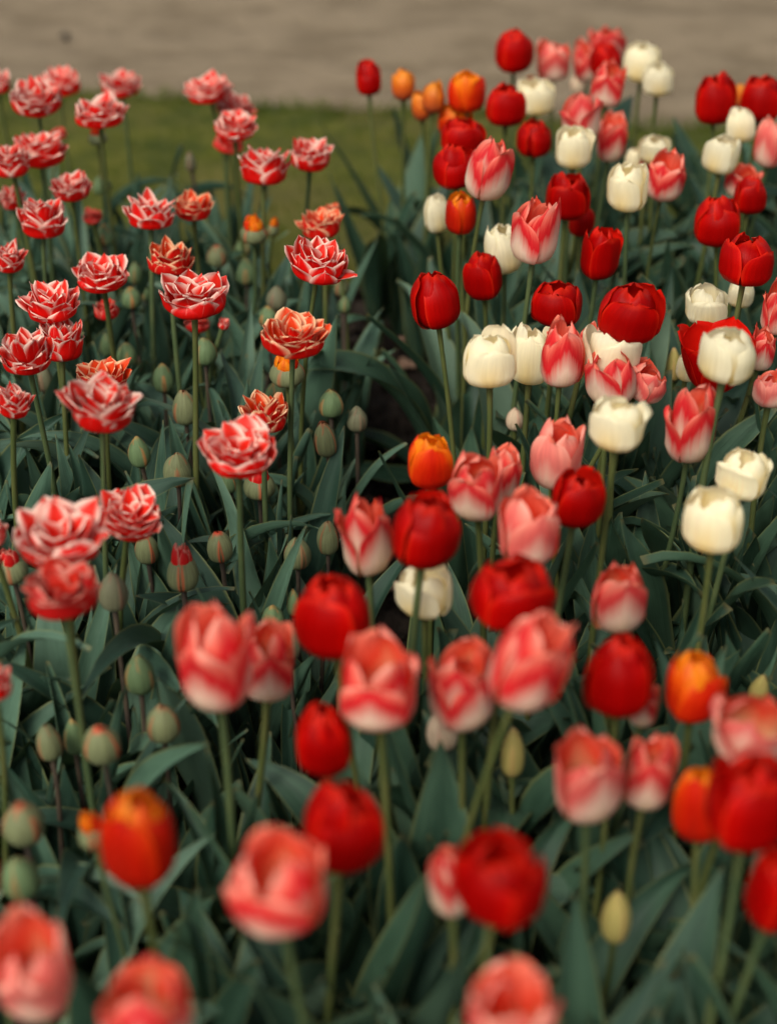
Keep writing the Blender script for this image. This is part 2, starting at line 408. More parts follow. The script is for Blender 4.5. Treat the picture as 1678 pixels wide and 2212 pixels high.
LR = np.random.default_rng(7)
def leaf_kind(i, w0, w1):
    k = i % 7
    L = LR.uniform(.19, .28)
    th0 = rad(LR.uniform(2, 12))
    if k in (0, 1, 2, 3): th1, pw = rad(LR.uniform(8, 30)), 1.2       # upright
    elif k == 4: th1, pw = rad(LR.uniform(40, 75)), 2.4               # arching
    elif k == 5: th1, pw = rad(LR.uniform(95, 140)), 3.0              # tip curled over
    else: th1, pw = rad(LR.uniform(30, 48)), .8                       # leaning out
    return leaf_arrays(LR, L, LR.uniform(w0, w1), th0, th1, pw, LR.uniform(.40, 1.0), LR.uniform(.06, .26), LR.normal(0, .65), side=LR.normal(0, .08))
LEAVES = dict(L=[leaf_kind(i, .011, .020) for i in range(35)], R=[leaf_kind(i, .015, .028) for i in range(35)])
LEAF_ME = {nm: [mesh_from('leaf', *a, mat=mt) for a in LEAVES[nm]] for nm, mt in (('L', LEAF_L), ('R', LEAF_R))}

# ---------------------------------------------------------------- the layout, measured on the photograph
# kind, x, y, w, h, open, lean(deg, + = right), dz(m, + = nearer the eye), label
T = []
def row(*a): T.append(a)
# ---- double tulips of the left bed
row('D', -10, 174, 66, 58, .5, -6, 0, 'white-edged double tulip cut off by the photo edge, level with the path border')
row('D', 126, 173, 96, 72, .5, 6, -.03, 'pale double tulip at the back left, half behind a darker double tulip')
row('D', 77, 207, 114, 82, .5, -5, .03, 'red double tulip in front of the pale one, highest pair at far left')
row('D', 260, 179, 95, 64, .5, 4, -.03, 'white-edged double tulip with its head against the path, above a redder wide one')
row('D', 221, 236, 118, 80, .6, 0, .02, 'wide double tulip with spiky petals over a small round orange bud')
row('D', 449, 186, 110, 76, .5, -6, -.01, 'double tulip standing alone against the path edge, tallest of a column of four')
row('D', 508, 224, 94, 58, .5, 3, -.03, 'double tulip squeezed second in the column of four by the lawn')
row('D', 509, 269, 96, 68, .4, 2, .02, 'compact double tulip third down the column of four by the lawn')
row('DR', 493, 306, 66, 50, .4, 0, -.01, 'small red half-open double tulip lowest in the column of four')
row('D', 571, 355, 120, 90, .5, 0, 0, 'big double tulip with pale pink petal tips in front of the lawn')
row('D', 675, 333, 94, 76, .5, 5, 0, 'double tulip nearest the right end of the lawn, beside a long leaning leaf')
row('D', 88, 322, 122, 84, .6, 8, -.01, 'broad double tulip with white margins behind another at far left, below the highest pair')
row('DR', 128, 286, 34, 26, .4, 8, -.02, 'bit of plain red blossom peeking over a broad double tulip')
row('D', 20, 345, 98, 78, .5, 0, .025, 'double tulip at far left overlapping the broad white-margined one')
row('D', 152, 400, 94, 72, .35, 0, 0, 'cup-shaped red double tulip below the broad pair at left')
row('D', 25, 424, 62, 64, .4, -4, -.03, 'double tulip partly hidden behind a stem near the left side')
row('D', 91, 470, 114, 92, .6, 2, .01, 'red double tulip with one petal standing out to the right, near the left side')
row('DR', 200, 465, 42, 38, .3, 0, -.03, 'tiny red double tulip low among leaves right of a larger red one')
row('D', 322, 449, 116, 94, .5, -2, .01, 'large round double tulip touching an orange-tinged neighbour')
row('DO', 418, 441, 92, 72, .45, 6, -.01, 'orange-tinged double tulip touching a large round double')
row('DO', 690, 481, 110, 74, .45, 0, -.02, 'orange-hearted double tulip just above the biggest frilled white-edged one')
row('DO', 718, 449, 36, 26, .4, 0, -.04, 'small orange double blossom peeking out behind the orange-hearted one')
row('D', 20, 551, 84, 78, .4, 0, 0, 'double tulip with smooth red cup at the left edge, above a wide frilled one')
row('DO', 369, 551, 104, 90, .4, 0, .01, 'red double tulip with orange-yellow centre and rounded cup, mid left bed')
row('D', 693, 561, 158, 110, .5, 0, .02, 'biggest frilled white-edged double tulip, below the orange-hearted one')
row('D', 217, 588, 128, 92, .5, 0, 0, 'double tulip with creamy crown and drooping lower petals among green buds')
row('D', 103, 650, 142, 98, .5, -3, 0, 'wide double tulip with a raised tuft of petals, near the left edge')
row('DR', 229, 667, 58, 50, .3, 0, -.03, 'small plain red tulip just opened behind two crossing stems')
row('D', 419, 635, 154, 110, .75, 4, .02, 'open double tulip with one petal standing tall at its right')
row('DR', 425, 697, 56, 44, .4, 0, -.07, 'red blossom hidden low behind the stem of the open double tulip')
row('D', 484, 698, 26, 32, .4, 15, -.07, 'single red and pale petal tip among leaves, right of the open double tulip')
row('DO', 640, 719, 156, 110, .65, 0, .02, 'sharp red double tulip with yellowish inner petals above an orange bud')
row('D', 130, 733, 106, 100, .5, 10, -.02, 'double tulip leaning right from behind a wider one at the left edge')
row('D', 52, 758, 132, 106, .6, -4, .02, 'wide bowl-shaped double tulip at the left edge with plain red base')
row('D', 32, 863, 92, 106, .5, 2, .01, 'tall-cupped double tulip at the left edge beneath the bowl-shaped one')
row('DO', 224, 812, 124, 84, .5, 0, -.035, 'peach-coloured double tulip crowded behind a large starry one')
row('D', 213, 867, 194, 138, .8, 2, .025, 'large starry double tulip with spread pointed petals in front of a peach one')
row('DO', 568, 888, 110, 96, .25, 8, -.03, 'half-closed red-striped double tulip behind the palest frilled one')
row('D', 511, 963, 176, 130, .55, 2, .02, 'palest frilled double tulip with a single orange petal, centre of the left bed')
row('D', 268, 1107, 166, 126, .6, 12, -.015, 'blurred white-tipped double tulip tilting right behind another pair')
row('D', 134, 1152, 214, 122, .85, -6, .0, 'blurred wide-open double tulip with long white-margined petals at left')
row('DR', 132, 1272, 172, 134, .6, 0, .04, 'round red double tulip with only thin pale edges, lowest of a stacked trio')
row('D', -26, 1147, 90, 80, .5, 0, 0, 'sliver of a white-edged double tulip at the left edge beside the wide-open one')
row('D', -18, 1475, 88, 90, .5, 0, 0, 'sliver of red double tulip at the left edge, lowest of its kind')
# ---- buds of the left bed
row('BO', 211, 296, 42, 42, .2, 0, .05, 'round orange-pink bud below the wide spiky double tulip near the lawn')
row('BO', 548, 503, 60, 60, .3, 0, .02, 'bright orange bud with brown streaks opening behind a tall stem')
row('BO', 590, 494, 26, 36, .3, 10, .0, 'sliver of an orange bud right of the brighter orange one')
row('BO', 620, 806, 78, 76, .4, 0, -.01, 'orange ruffled bud splitting its green sepals under the sharp double tulip')
row('BC', 560, 1050, 70, 68, .3, 0, -.03, 'bud with a red split side under the palest frilled double tulip')
row('BC', 25, 1230, 74, 76, .3, -5, .02, 'green bud with red petals breaking out at the left edge')
row('BC', 395, 1237, 69, 92, .2, 0, .0, 'green bud with a red flap of petal torn open at its top')
row('BB', 412, 348, 25, 46, 0, -4, .03, 'slim brownish bud standing before the lawn')
row('B', 220, 399, 42, 44, 0, 0, 0, 'green bud right of the cup-shaped red double tulip')
row('B', 226, 507, 44, 50, 0, 0, 0, 'green bud beneath the tiny red double tulip')
row('BR', 470, 552, 46, 52, 0, 0, 0, 'green bud with an orange tip left of two stacked buds')
row('B', 532, 586, 44, 60, 0, 0, 0, 'plump upright green bud below the bright orange bud')
row('B', 526, 534, 38, 40, 0, 0, -.05, 'blurred small green bud just above a plump upright one')
row('B', 292, 589, 32, 50, 0, 4, 0, 'slim green bud touching the right side of a creamy-crowned double tulip')
row('B', 284, 643, 44, 50, 0, 0, .02, 'green bud left of a smaller one, right of the small red tulip')
row('B', 315, 628, 31, 44, 0, 0, -.02, 'small green bud tucked right of a bigger green bud')
row('BB', 597, 643, 46, 56, 0, 6, 0, 'pinkish-grey bud above a greener one near the centre gap')
row('B', 579, 684, 42, 50, 0, 0, .02, 'green bud just under a pinkish-grey bud')
row('B', 443, 759, 54, 62, 0, 0, 0, 'round green bud crossed by the stem of the open double tulip')
row('B', 353, 816, 46, 66, 0, 0, 0, 'ribbed green bud on a dark stem with a leaf over its right side')
row('BR', 400, 880, 56, 78, 0, 0, .01, 'large sharp green bud with orange tip and seams on a brown stem')
row('B', 301, 976, 50, 70, 0, -6, .01, 'pale green bud right of the large starry tulip stem')
row('BR', 383, 1015, 62, 78, .05, 0, .01, 'reddish-topped green bud below the sharp orange-tipped one')
row('B', 595, 850, 44, 50, 0, 0, -.03, 'tip of a green bud above the half-closed striped double tulip')
row('B', 715, 871, 54, 64, 0, 0, 0, 'rounded green bud with yellow seams left of the centre gap')
row('BB', 771, 905, 46, 58, 0, 0, 0, 'pinkish-brown seamed bud closest to the dark gap between the beds')
row('BR', 703, 948, 50, 80, 0, -6, .02, 'tall pointed bud with a pink seam below the yellow-seamed one')
row('BB', 95, 816, 40, 64, 0, 0, -.02, 'brownish bud under the bowl-shaped double tulip by the left edge')
row('B', 274, 765, 44, 54, 0, 0, -.01, 'green bud above the peach double tulip, right of the crossing stems')
row('B', 231, 744, 30, 54, 0, 0, -.03, 'narrow green bud between a double tulip and two crossing stems')
row('B', 494, 1040, 34, 54, 0, -8, -.02, 'green bud hiding left of the palest double tulip stem')
row('BR', 737, 618, 34, 44, 0, 0, 0, 'small yellowish bud under the right side of the biggest frilled tulip')
row('B', 744, 657, 28, 38, 0, 0, 0, 'smallest yellow-green bud below another near the gap')
row('BR', 318, 1185, 54, 70, 0, 0, 0, 'yellow-green bud with orange seams on a dark stem, right of the blurred pair')
row('BR', 475, 1182, 56, 70, .05, -4, 0, 'bud with striped orange crown behind a broad folded leaf')
row('BR', 643, 1196, 60, 72, .05, 0, 0, 'pink-striped bud half hidden by a leaf near the first pink tulip')
row('BR', 708, 1162, 48, 76, 0, 0, .01, 'slender bud with brown tip touching the left side of a pink tulip')
row('BB', 245, 1279, 66, 88, 0, 0, .01, 'pale pinkish bud right of the round red double tulip')
row('B', 302, 1458, 66, 90, 0, 0, 0, 'large blurred green bud left of the wide pink pair')
row('BR', 353, 1564, 74, 88, .05, 0, 0, 'blurred bud with a red flank below and right of a green one')
row('B', 590, 1338, 50, 64, 0, 0, -.02, 'tip of a green bud showing above the right-hand pink of a touching pair')
row('BB', 631, 1388, 38, 76, 0, 5, -.02, 'brownish bud squeezed between a pink tulip and a dark red one')
row('B', 634, 1302, 30, 62, 0, 0, -.03, 'pale bud edge showing left of the dark red tulip')
row('BR', 107, 1604, 58, 84, 0, -5, 0, 'blurred green bud with an orange stripe, left of three in a row')
row('B', 161, 1592, 46, 80, 0, 0, -.02, 'middle bud of three blurred buds in a row')
row('BR', 221, 1610, 82, 92, .05, 0, .01, 'widest of three blurred buds in a row, striped red')
row('BR', 50, 1780, 92, 104, .1, 0, 0, 'round blurred bud with orange petal tips near the lower left edge')
row('B', 45, 1900, 84, 100, 0, -4, .01, 'blurred olive bud low at left above a pink tulip')
row('BO', 200, 1805, 62, 96, .2, -4, .03, 'yellow-orange bud peeking out left of the big orange tulip')
row('R', -28, 1890, 62, 130, .3, 0, .0, 'red sliver of tulip at the lower left edge')
# ---- far end of the right bed
row('A', 871, 181, 51, 72, .35, 0, .0, 'amber tulip alone on a thin stem against path and lawn')
row('R', 796, 165, 55, 82, .35, -3, 0, 'lone red tulip on a bare stem at the left end of the right bed')
row('A', 936, 207, 50, 76, .3, 4, .01, 'amber tulip in front of its twin, right of the lone amber one')
row('A', 910, 226, 42, 70, .3, -6, -.02, 'amber tulip half behind its twin')
row('O', 1008, 196, 83, 94, .45, 0, -.01, 'orange-red tulip next to a dark red tulip at the far end')
row('R', 1111, 108, 85, 100, .25, 0, .0, 'tallest dark red egg-shaped tulip standing against the path')
row('P', 1195, 127, 73, 97, .55, 0, -.01, 'pink tulip with white base right of the tallest red one')
row('P', 1266, 127, 56, 102, .3, -6, -.03, 'slim pink tulip at the left of the topmost cluster')
row('P', 1311, 92, 84, 80, .45, 4, -.05, 'topmost pink tulip, at the back of the cluster')
row('R', 1308, 130, 72, 82, .3, 0, -.01, 'red tulip wedged between pink ones in the topmost cluster')
row('P', 1314, 176, 79, 110, .4, 3, .03, 'pink tulip at the front of the topmost cluster')
row('BP', 1250, 178, 34, 52, .1, -4, -.01, 'faint peach bud under the topmost pink cluster')
row('W', 1385, 133, 82, 92, .4, 2, -.01, 'cream tulip with wavy rim right of the topmost cluster, behind another')
row('W', 1421, 168, 69, 79, .5, 0, .02, 'smaller square cream tulip in front of a larger one by the path')
row('O', 1147, 178, 30, 34, .4, 0, -.05, 'orange sliver showing behind a cream tulip')
row('W', 1158, 207, 81, 84, .5, 0, -.02, 'cream tulip half behind a dark red one under the tallest red')
row('R', 1093, 224, 88, 98, .4, 0, .01, 'dark red tulip left of and overlapping a cream one')
row('R', 1546, 209, 92, 120, .35, -2, .0, 'tall dark red tulip against the path at right, with one petal standing apart')
row('R', 1644, 211, 94, 106, .45, 4, -.01, 'dark red tulip in the upper right corner of the bed')
row('A', 1597, 206, 34, 56, .3, 0, -.05, 'orange sliver between two dark red tulips at upper right')
row('W', 1600, 268, 63, 79, .25, -6, .01, 'closed cream tulip below two dark red ones at upper right')
row('P', 1666, 304, 80, 128, .4, 2, .01, 'pink tulip with deep red flames at the right edge, second row from the back')
row('P', 1256, 253, 98, 114, .55, -4, -.01, 'pink tulip with spread pointed petals just above a cream one')
row('P', 1322, 291, 69, 117, .5, 5, -.02, 'narrow pink tulip right of the spread one')
row('R', 1153, 297, 77, 88, .3, 0, 0, 'small rounded red tulip between orange cluster and cream tulip')
row('W', 1243, 316, 87, 96, .6, 0, .02, 'barrel-shaped cream tulip with yellow streaks in front of a spread pink')
row('W', 1414, 322, 71, 66, .5, 0, -.02, 'cream tulip with only its top half showing behind a pink')
row('W', 1371, 342, 44, 54, .4, 0, -.04, 'small cream tulip corner left of another hidden cream top')
row('P', 1438, 375, 89, 120, .5, 5, .02, 'pink tulip in front of the half-hidden cream one')
row('R', 1397, 346, 36, 40, .4, 0, -.04, 'red petal tip between a cream and a pink tulip')
row('W', 1356, 403, 92, 110, .5, -3, .03, 'tall cream tulip with one folded petal, left of a pink')
row('W', 1558, 332, 87, 90, .5, 4, .01, 'cream tulip with a flared right petal near the right edge')
row('P', 1607, 390, 86, 82, .5, 3, -.02, 'pink tulip almost covered by a red one near the right edge')
row('R', 1619, 420, 74, 86, .4, 3, .02, 'red tulip in front of a pink near the right edge')
row('R', 1549, 477, 101, 114, .3, -5, .0, 'large rounded red tulip left of and above another at right')
row('R', 1612, 559, 121, 120, .5, 4, .02, 'wide red tulip lower in the overlapping red pair at right')
row('O', 984, 258, 77, 66, .55, 0, -.03, 'orange tulip topping a stack of reds near the lawn')
row('R', 1001, 296, 99, 74, .45, 3, .0, 'red tulip sandwiched between an orange and another red')
row('R', 984, 358, 99, 102, .3, -4, .03, 'red tulip at the bottom of the stack near the lawn, left of a pink')
row('P', 1058, 362, 108, 142, .35, 9, .035, 'long pink tulip tilting right in front of the red stack')
row('W', 944, 459, 58, 88, .35, -5, -.01, 'slim cream tulip overlapped by an orange one')
row('O', 995, 458, 68, 98, .35, 2, .02, 'orange tulip with yellow shoulders side by side with a slim cream one')
row('R', 1226, 423, 98, 106, .4, 2, .0, 'square-shouldered red tulip with yellow base beside the pale pink giant')
row('R', 1256, 474, 58, 74, .3, 0, -.05, 'dull red tulip in shade behind the square-shouldered one')
row('P', 1157, 496, 110, 152, .35, 4, .03, 'pale pink giant tulip with white lower half, overlapping a cream')
row('W', 1087, 537, 84, 112, .3, -5, .0, 'cream tulip with yellow streak left of the pale pink giant')
row('R', 1300, 546, 94, 118, .45, 3, .01, 'red tulip with a separate upright left petal, mid right bed')
row('R', 1042, 595, 86, 108, .35, -6, -.01, 'red tulip leaning left under a cream one')
row('R', 940, 648, 108, 128, .12, -8, .01, 'red tulip with a torn pale seam nearest the centre gap')
row('R', 1202, 656, 112, 104, .45, 0, -.01, 'broad red tulip above a row of cream ones')
row('R', 1364, 677, 148, 136, .45, 4, .0, 'widest red tulip with scalloped rim in the middle of the right bed')
row('W', 1526, 656, 93, 92, .6, 0, .0, 'square cream tulip in front of a yellower one at right')
row('W', 1600, 634, 59, 62, .4, 0, -.03, 'yellowish cream tulip behind the stem of a wide red')
row('P', 1684, 655, 84, 138, .5, 0, .02, 'pink tulip cut by the right edge, level with the square cream one')
row('W', 1058, 768, 117, 140, .45, -3, .02, 'rounded cream tulip at the left of two touching creams')
row('W', 1147, 763, 94, 138, .5, 2, -.02, 'cream tulip squeezed between a cream and a curly pink')
row('P', 1215, 757, 97, 160, .45, 2, .03, 'curly pink tulip right of two touching creams')
row('P', 1273, 722, 46, 60, .5, 8, -.01, 'pale pink petal behind the curly pink tulip')
row('W', 1325, 755, 135, 104, .65, 0, -.03, 'wide cream tulip mostly hidden behind a salmon pair')
row('P', 1318, 812, 112, 136, .65, -4, .01, 'salmon pink tulip between a cream above and a cream below')
row('P', 1392, 822, 96, 98, .4, 28, .0, 'pink tulip bulging to the right from the salmon one')
row('W', 1340, 915, 137, 124, .65, 2, .04, 'large cream tulip with zigzag rim below the salmon pair')
row('P', 1493, 912, 119, 177, .45, 0, .01, 'pink tulip with a deep red V and pale base beside the large cream one')
row('W', 1570, 769, 127, 128, .35, 5, .05, 'big white tulip framed by spread red petals')
row('RO', 1548, 766, 172, 168, .9, 0, -.02, 'red tulip gaping wide open behind the big white one')
row('P', 1543, 698, 64, 60, .5, 0, -.05, 'light pink tip above the gaping red tulip')
row('P', 1645, 747, 64, 108, .4, 8, -.02, 'narrow pink tulip right of the big white one')
row('P', 1665, 837, 82, 88, .4, 4, .01, 'short rosy tulip at the right edge below a narrow pink')
row('BY', 1455, 787, 34, 76, .1, -4, -.03, 'green-tinged pointed bud left of the gaping red tulip')
row('W', 1484, 790, 50, 70, .3, 4, -.06, 'unripe cream tulip behind the gaping red one')
row('P', 1205, 976, 121, 166, .4, 0, -.01, 'rosy pink tulip overlapping a red one on its lower right')
row('O', 930, 995, 98, 124, .35, -2, -.01, 'glowing orange tulip with yellow inner petals beside the gap')
row('P', 1027, 1048, 120, 156, .5, -5, .02, 'pink tulip with white base right of the glowing orange one')
row('P', 1088, 1020, 80, 138, .45, 5, -.01, 'narrow pink tulip close behind a wider pink one')
row('R', 1249, 1074, 118, 136, .25, 3, .03, 'red tulip overlapping the rosy pink one')
row('P', 1143, 1136, 133, 180, .5, 0, .03, 'pink tulip with star-shaped opening above a low broad red')
row('W', 1607, 1024, 126, 118, .6, 5, -.01, 'cream tulip with flared rim behind another at right')
row('W', 1540, 1123, 133, 148, .45, -2, .02, 'cream tulip with yellow stripe lower in the cream pair at right')
row('BP', 1112, 905, 40, 52, .1, 0, -.06, 'pale yellow bud tip hidden behind pink tulips')
# ---- nearer, blurred
row('P', 786, 1153, 130, 206, .5, -3, .01, 'blurred coral tulip with red flush, left of a dark red one')
row('R', 921, 1144, 150, 174, .3, 5, .03, 'dark red tulip with its stem crossing a cream tulip')
row('W', 914, 1276, 126, 112, .55, 0, -.03, 'cream tulip split by a stem in front of it')
row('R', 718, 1332, 168, 188, .35, -4, .01, 'blurred dark red tulip left of the gap with angular top')
row('R', 1107, 1281, 188, 162, .4, 5, .01, 'low broad blurred red tulip under the star-shaped pink')
row('P', 1337, 1289, 123, 160, .5, -3, -.01, 'pink tulip with ruffled crown standing on a red one')
row('P', 463, 1416, 172, 246, .5, -2, .015, 'big blurred salmon tulip, left of a touching pair')
row('P', 579, 1424, 112, 206, .4, 4, -.015, 'narrower salmon tulip, right of a touching pair')
row('P', 819, 1466, 172, 232, .45, -4, .01, 'blurred salmon tulip between two stems, above an egg-shaped red')
row('P', 996, 1477, 148, 212, .5, -2, .0, 'blurred pink tulip standing close left of a tilted one')
row('P', 1150, 1428, 192, 224, .55, 14, .03, 'blurred pink tulip tilted right with a white left flank')
row('BP', 955, 1580, 68, 92, .15, -6, .0, 'pale blush bud below a blurred pink tulip')
row('BY', 1107, 1625, 52, 112, 0, 0, .0, 'ochre closed bud beneath the tilted pink tulip')
row('R', 1335, 1459, 153, 186, .2, 0, .02, 'blurred oval red tulip right below the ruffled pink one')
row('P', 1392, 1520, 66, 150, .3, 6, -.03, 'washed-out petal edge right of the oval red tulip')
row('O', 1504, 1484, 136, 160, .4, -2, .0, 'blurred orange-red tulip at right, above a pink')
row('BY', 1638, 1490, 46, 66, 0, 6, -.02, 'pointed green bud above the pink tulip at right')
row('P', 1625, 1580, 184, 152, .6, 4, -.01, 'blurred pink tulip over a dark red one at the right edge')
row('P', 1272, 1673, 153, 216, .5, -3, .01, 'blurred pink tulip with white base, left in a lower right pair')
row('P', 1405, 1666, 124, 200, .45, 4, -.02, 'blurred pink tulip, right in a lower right pair')
row('R', 1622, 1736, 200, 216, .4, 0, .02, 'huge blurred red tulip at right overlapping an orange one')
row('O', 1508, 1738, 112, 168, .4, -3, -.02, 'orange tulip tucked left of a huge red one')
row('R', 1684, 1920, 154, 194, .4, 4, .02, 'dark red tulip cut by the lower right edge')
row('R', 700, 1598, 122, 166, .08, -2, .0, 'blurred egg-shaped red tulip above a larger red one')
row('R', 742, 1786, 176, 208, .25, 4, .02, 'large blurred red tulip with one shoulder petal, lower middle')
row('O', 297, 1811, 168, 224, .3, 0, .02, 'big orange tulip with red lower petals at lower left')
row('P', 592, 1905, 220, 246, .6, -4, .03, 'large blurred coral tulip opening like a rose, lower middle')
row('R', 1080, 1900, 206, 228, .45, 6, .03, 'large dark red tulip with notched top overlapping a pink one')
row('P', 972, 1905, 100, 176, .4, -5, -.02, 'pink tulip edge behind the large notched red one')
row('BY', 1330, 1982, 66, 118, .0, 0, .0, 'pale yellow-green bud standing low at the lower right')
row('P', 64, 2080, 186, 262, .5, -2, .02, 'blurred pink tulip in the lower left corner')
row('P', 312, 2190, 204, 262, .55, 0, .02, 'coral tulip cut by the bottom edge at left')
row('P', 1110, 2200, 208, 264, .6, 0, .02, 'coral tulip cut by the bottom edge, right of centre')


NAMES = dict(D='double_tulip', DO='double_tulip', DR='double_tulip', R='red_tulip', RO='red_tulip', P='pink_tulip', W='cream_tulip', O='orange_tulip', A='orange_tulip',
             B='tulip_bud', BB='tulip_bud', BR='tulip_bud', BC='tulip_bud', BO='tulip_bud', BY='tulip_bud', BP='tulip_bud')
GROUPS = dict(D='white-edged double tulips of the left bed', DO='white-edged double tulips of the left bed', DR='white-edged double tulips of the left bed',
              R='red single tulips', RO='red single tulips', P='pink and white single tulips', W='cream single tulips', O='orange single tulips', A='orange single tulips',
              B='closed green tulip buds', BB='closed green tulip buds', BR='closed green tulip buds', BC='tulip buds breaking open', BO='tulip buds breaking open', BY='pale closed buds among the single tulips', BP='pale closed buds among the single tulips')
WTYP = dict(D=.074, DO=.072, DR=.05, R=.058, RO=.085, P=.056, W=.054, O=.052, A=.042, B=.028, BB=.026, BR=.030, BC=.036, BO=.037, BY=.024, BP=.028)
Z0 = dict(D=.45, DO=.45, DR=.40, B=.31, BB=.31, BR=.31, BC=.33, BO=.36, BY=.34, BP=.36)

BASES = []
HEADS = []
def project(P):
    c, s_ = math.cos(PITCH), math.sin(PITCH)
    Q = P - np.array([0, 0, CAM_Z]); dp = Q[:, 1] * c - Q[:, 2] * s_; up = Q[:, 1] * s_ + Q[:, 2] * c
    return PW / 2 + FPX * Q[:, 0] / dp, PH / 2 - FPX * up / dp, dp
PLACED = []
def plant(i, kind, x, y, wpx, hpx, op, lean, dz, label):
    rng = np.random.default_rng(1000 + i)
    z0 = Z0.get(kind, .45)
    d = ray(x, y); sa = -d[2] / np.linalg.norm(d)
    t_w = WTYP[kind] * FPX / wpx
    z_w = CAM_Z + d[2] * t_w
    z = z0 + dz + float(np.clip(.25 * (z_w - z0), -.03, .03))
    C, t = at_z(x, y, z)
    W = wpx * t / FPX; h = hpx * t / FPX
    ca = math.sqrt(1 - sa * sa)
    if kind in ('D', 'DO', 'DR'):
        H = math.sqrt(max(h * h - (.72 * W * sa) ** 2, 0)) / ca; H = min(max(H, .50 * W), .95 * W)
    else:
        k = .30 + .5 * op
        H = math.sqrt(max(h * h - (k * W * sa) ** 2, 0)) / ca; H = min(max(H, .80 * W), 2.2 * W)
    ln = rad(lean); pitch = rng.normal(0, .06)
    if kind[0] == 'D': pitch += rng.normal(0, .10); ln += rng.normal(0, .07)
    ax = np.array([math.sin(ln), pitch, math.cos(ln)]); ax /= np.linalg.norm(ax)
    bot = C - ax * H * .5
    tall = z
    base = np.array([bot[0] - math.tan(ln) * bot[2] * .35 + rng.normal(0, .008), bot[1] - pitch * bot[2] * .5 + rng.normal(0, .012), 0.0])
    side = 'L' if kind in ('D', 'DO', 'DR', 'B', 'BB', 'BR', 'BC', 'BO') else 'R'
    BASES.append((base[0], base[1])); PLACED.append((label, kind, C, W, H, x, y))
    root = link(NAMES[kind], None, None, base); root.empty_display_size = .05
    tag(root, label, 'tulip bud' if kind[0] == 'B' else 'tulip', GROUPS[kind])
    # blossom: shape, then size it so that it spans what the photograph shows
    q = mathutils.Vector(ax).to_track_quat('Z', 'Y').to_matrix() @ mathutils.Matrix.Rotation(rng.uniform(0, 6.28), 3, 'Z')
    rot = q.to_euler(); QM = np.array(q)
    core = None
    if kind in ('D', 'DO', 'DR'):
        b, nm, mk, lo, hi = double_bloom(rng, W, H, spread=(.82 if kind == 'DR' else 1.0) + .2 * (op - .5)), 'blossom', kind, .46, .92
    elif kind == 'RO': b, nm, mk, lo, hi = open_bloom(rng, W, H), 'blossom', 'R', .6, 1.2
    elif kind in ('R', 'P', 'W', 'O', 'A'):
        pt = dict(R=.25, P=.80, W=.05, O=.35, A=.35)[kind]
        b, nm, mk, lo, hi = single_bloom(rng, W, H, op, pt, 1.7 if kind == 'P' else 1.1, dict(W=1.0, P=.95, R=.62, O=.6, A=.35)[kind] * (.4 + 1.2 * min(op, .5))), 'blossom', kind, .80, 1.75
    elif kind in ('BC', 'BO'):
        f = .80 if kind == 'BO' else .88
        b, nm, mk, lo, hi = bud_bloom(rng, W, H * f, .24 if kind == 'BO' else .30), 'bud', 'BR', .7 * f, 1.8 * f
        core = peeking_core(rng, W * (.92 if kind == 'BO' else .86), H * 1.04)
        hpx = hpx * (.84 if kind == 'BO' else .93)
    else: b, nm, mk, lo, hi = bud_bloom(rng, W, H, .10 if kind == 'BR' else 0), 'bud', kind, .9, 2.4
    V = np.concatenate(b.V); sx = sz = 1.0
    for _ in range(6):
        Pw = (V * np.array([sx, sx, sz])) @ QM.T + bot
        px, py, _d = project(Pw)
        ww, hh = np.ptp(px), np.ptp(py)
        sx *= wpx / ww; sz *= (hpx / hh) ** 1.2
        ratio = sz * H / (sx * W); sz *= min(max(ratio, lo), hi) / ratio
        cx_, cy_ = (px.max() + px.min()) / 2, (py.max() + py.min()) / 2
        bot = bot + np.array([x - cx_, 0, 0]) * t / FPX + np.array([0, math.sin(PITCH), math.cos(PITCH)]) * (cy_ - y) * t / FPX
    b.V = [v * np.array([sx, sx, sz]) for v in b.V]; loc = bot - base
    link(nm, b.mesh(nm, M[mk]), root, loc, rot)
    if core:
        core.V = [v * np.array([sx, sx, sz]) for v in core.V]
        link('inner_petals', core.mesh('inner_petals', M['O' if kind == 'BO' else 'DR']), root, loc + ax * .002, rot)
    HEADS.append((x, y, wpx, hpx, t))
    # stem
    P0 = np.zeros(3); P3 = bot - base + ax * .004
    P1 = P0 + np.array([rng.normal(0, .014), rng.normal(0, .014), P3[2] * .4]); P2 = P3 - ax * P3[2] * .35
    tt = np.linspace(0, 1, 14)[:, None]
    pts = (1 - tt) ** 3 * P0 + 3 * (1 - tt) ** 2 * tt * P1 + 3 * (1 - tt) * tt ** 2 * P2 + tt ** 3 * P3
    pts[0, 2] = -.02
    r0 = {'B': .0026}.get(kind[0], .0031) * (1 + rng.normal(0, .08))
    rr = np.linspace(r0 * 1.2, r0 * .85, 14); rr[-1] *= 1.3
    Vs, Fs = tube(pts, rr)
    sm = STEM_P if kind[0] == 'B' and kind not in ('BY', 'BP', 'BO') else (STEM_G if rng.uniform() < .65 else STEM_L)
    link('stem', mesh_from('stem', Vs, Fs, None, sm), root)
    # leaves
    top = z * (.66 if kind[0] != 'B' else .80)
    nl = 4 if side == 'L' else 3
    a0 = rng.uniform(0, 6.28)
    for k in range(nl):
        me = LEAF_ME[side][int(rng.integers(35))]
        ht = max(v.co.z for v in me.vertices)
        s = rng.uniform(.78, 1.08) * top / ht; s = min(s, 1.6)
        wsc = rng.uniform(.85, 1.25) * (1.12 if side == 'R' else .95)
        an = a0 + k * (1.7 if side == 'L' else 2.2) + rng.normal(0, .3)
        link('leaf', me, root, (.003 * math.cos(an), .003 * math.sin(an), .0), (0, rng.normal(0, .08), an), (s, s * wsc, s))

for i, a in enumerate(T): plant(i, *a)

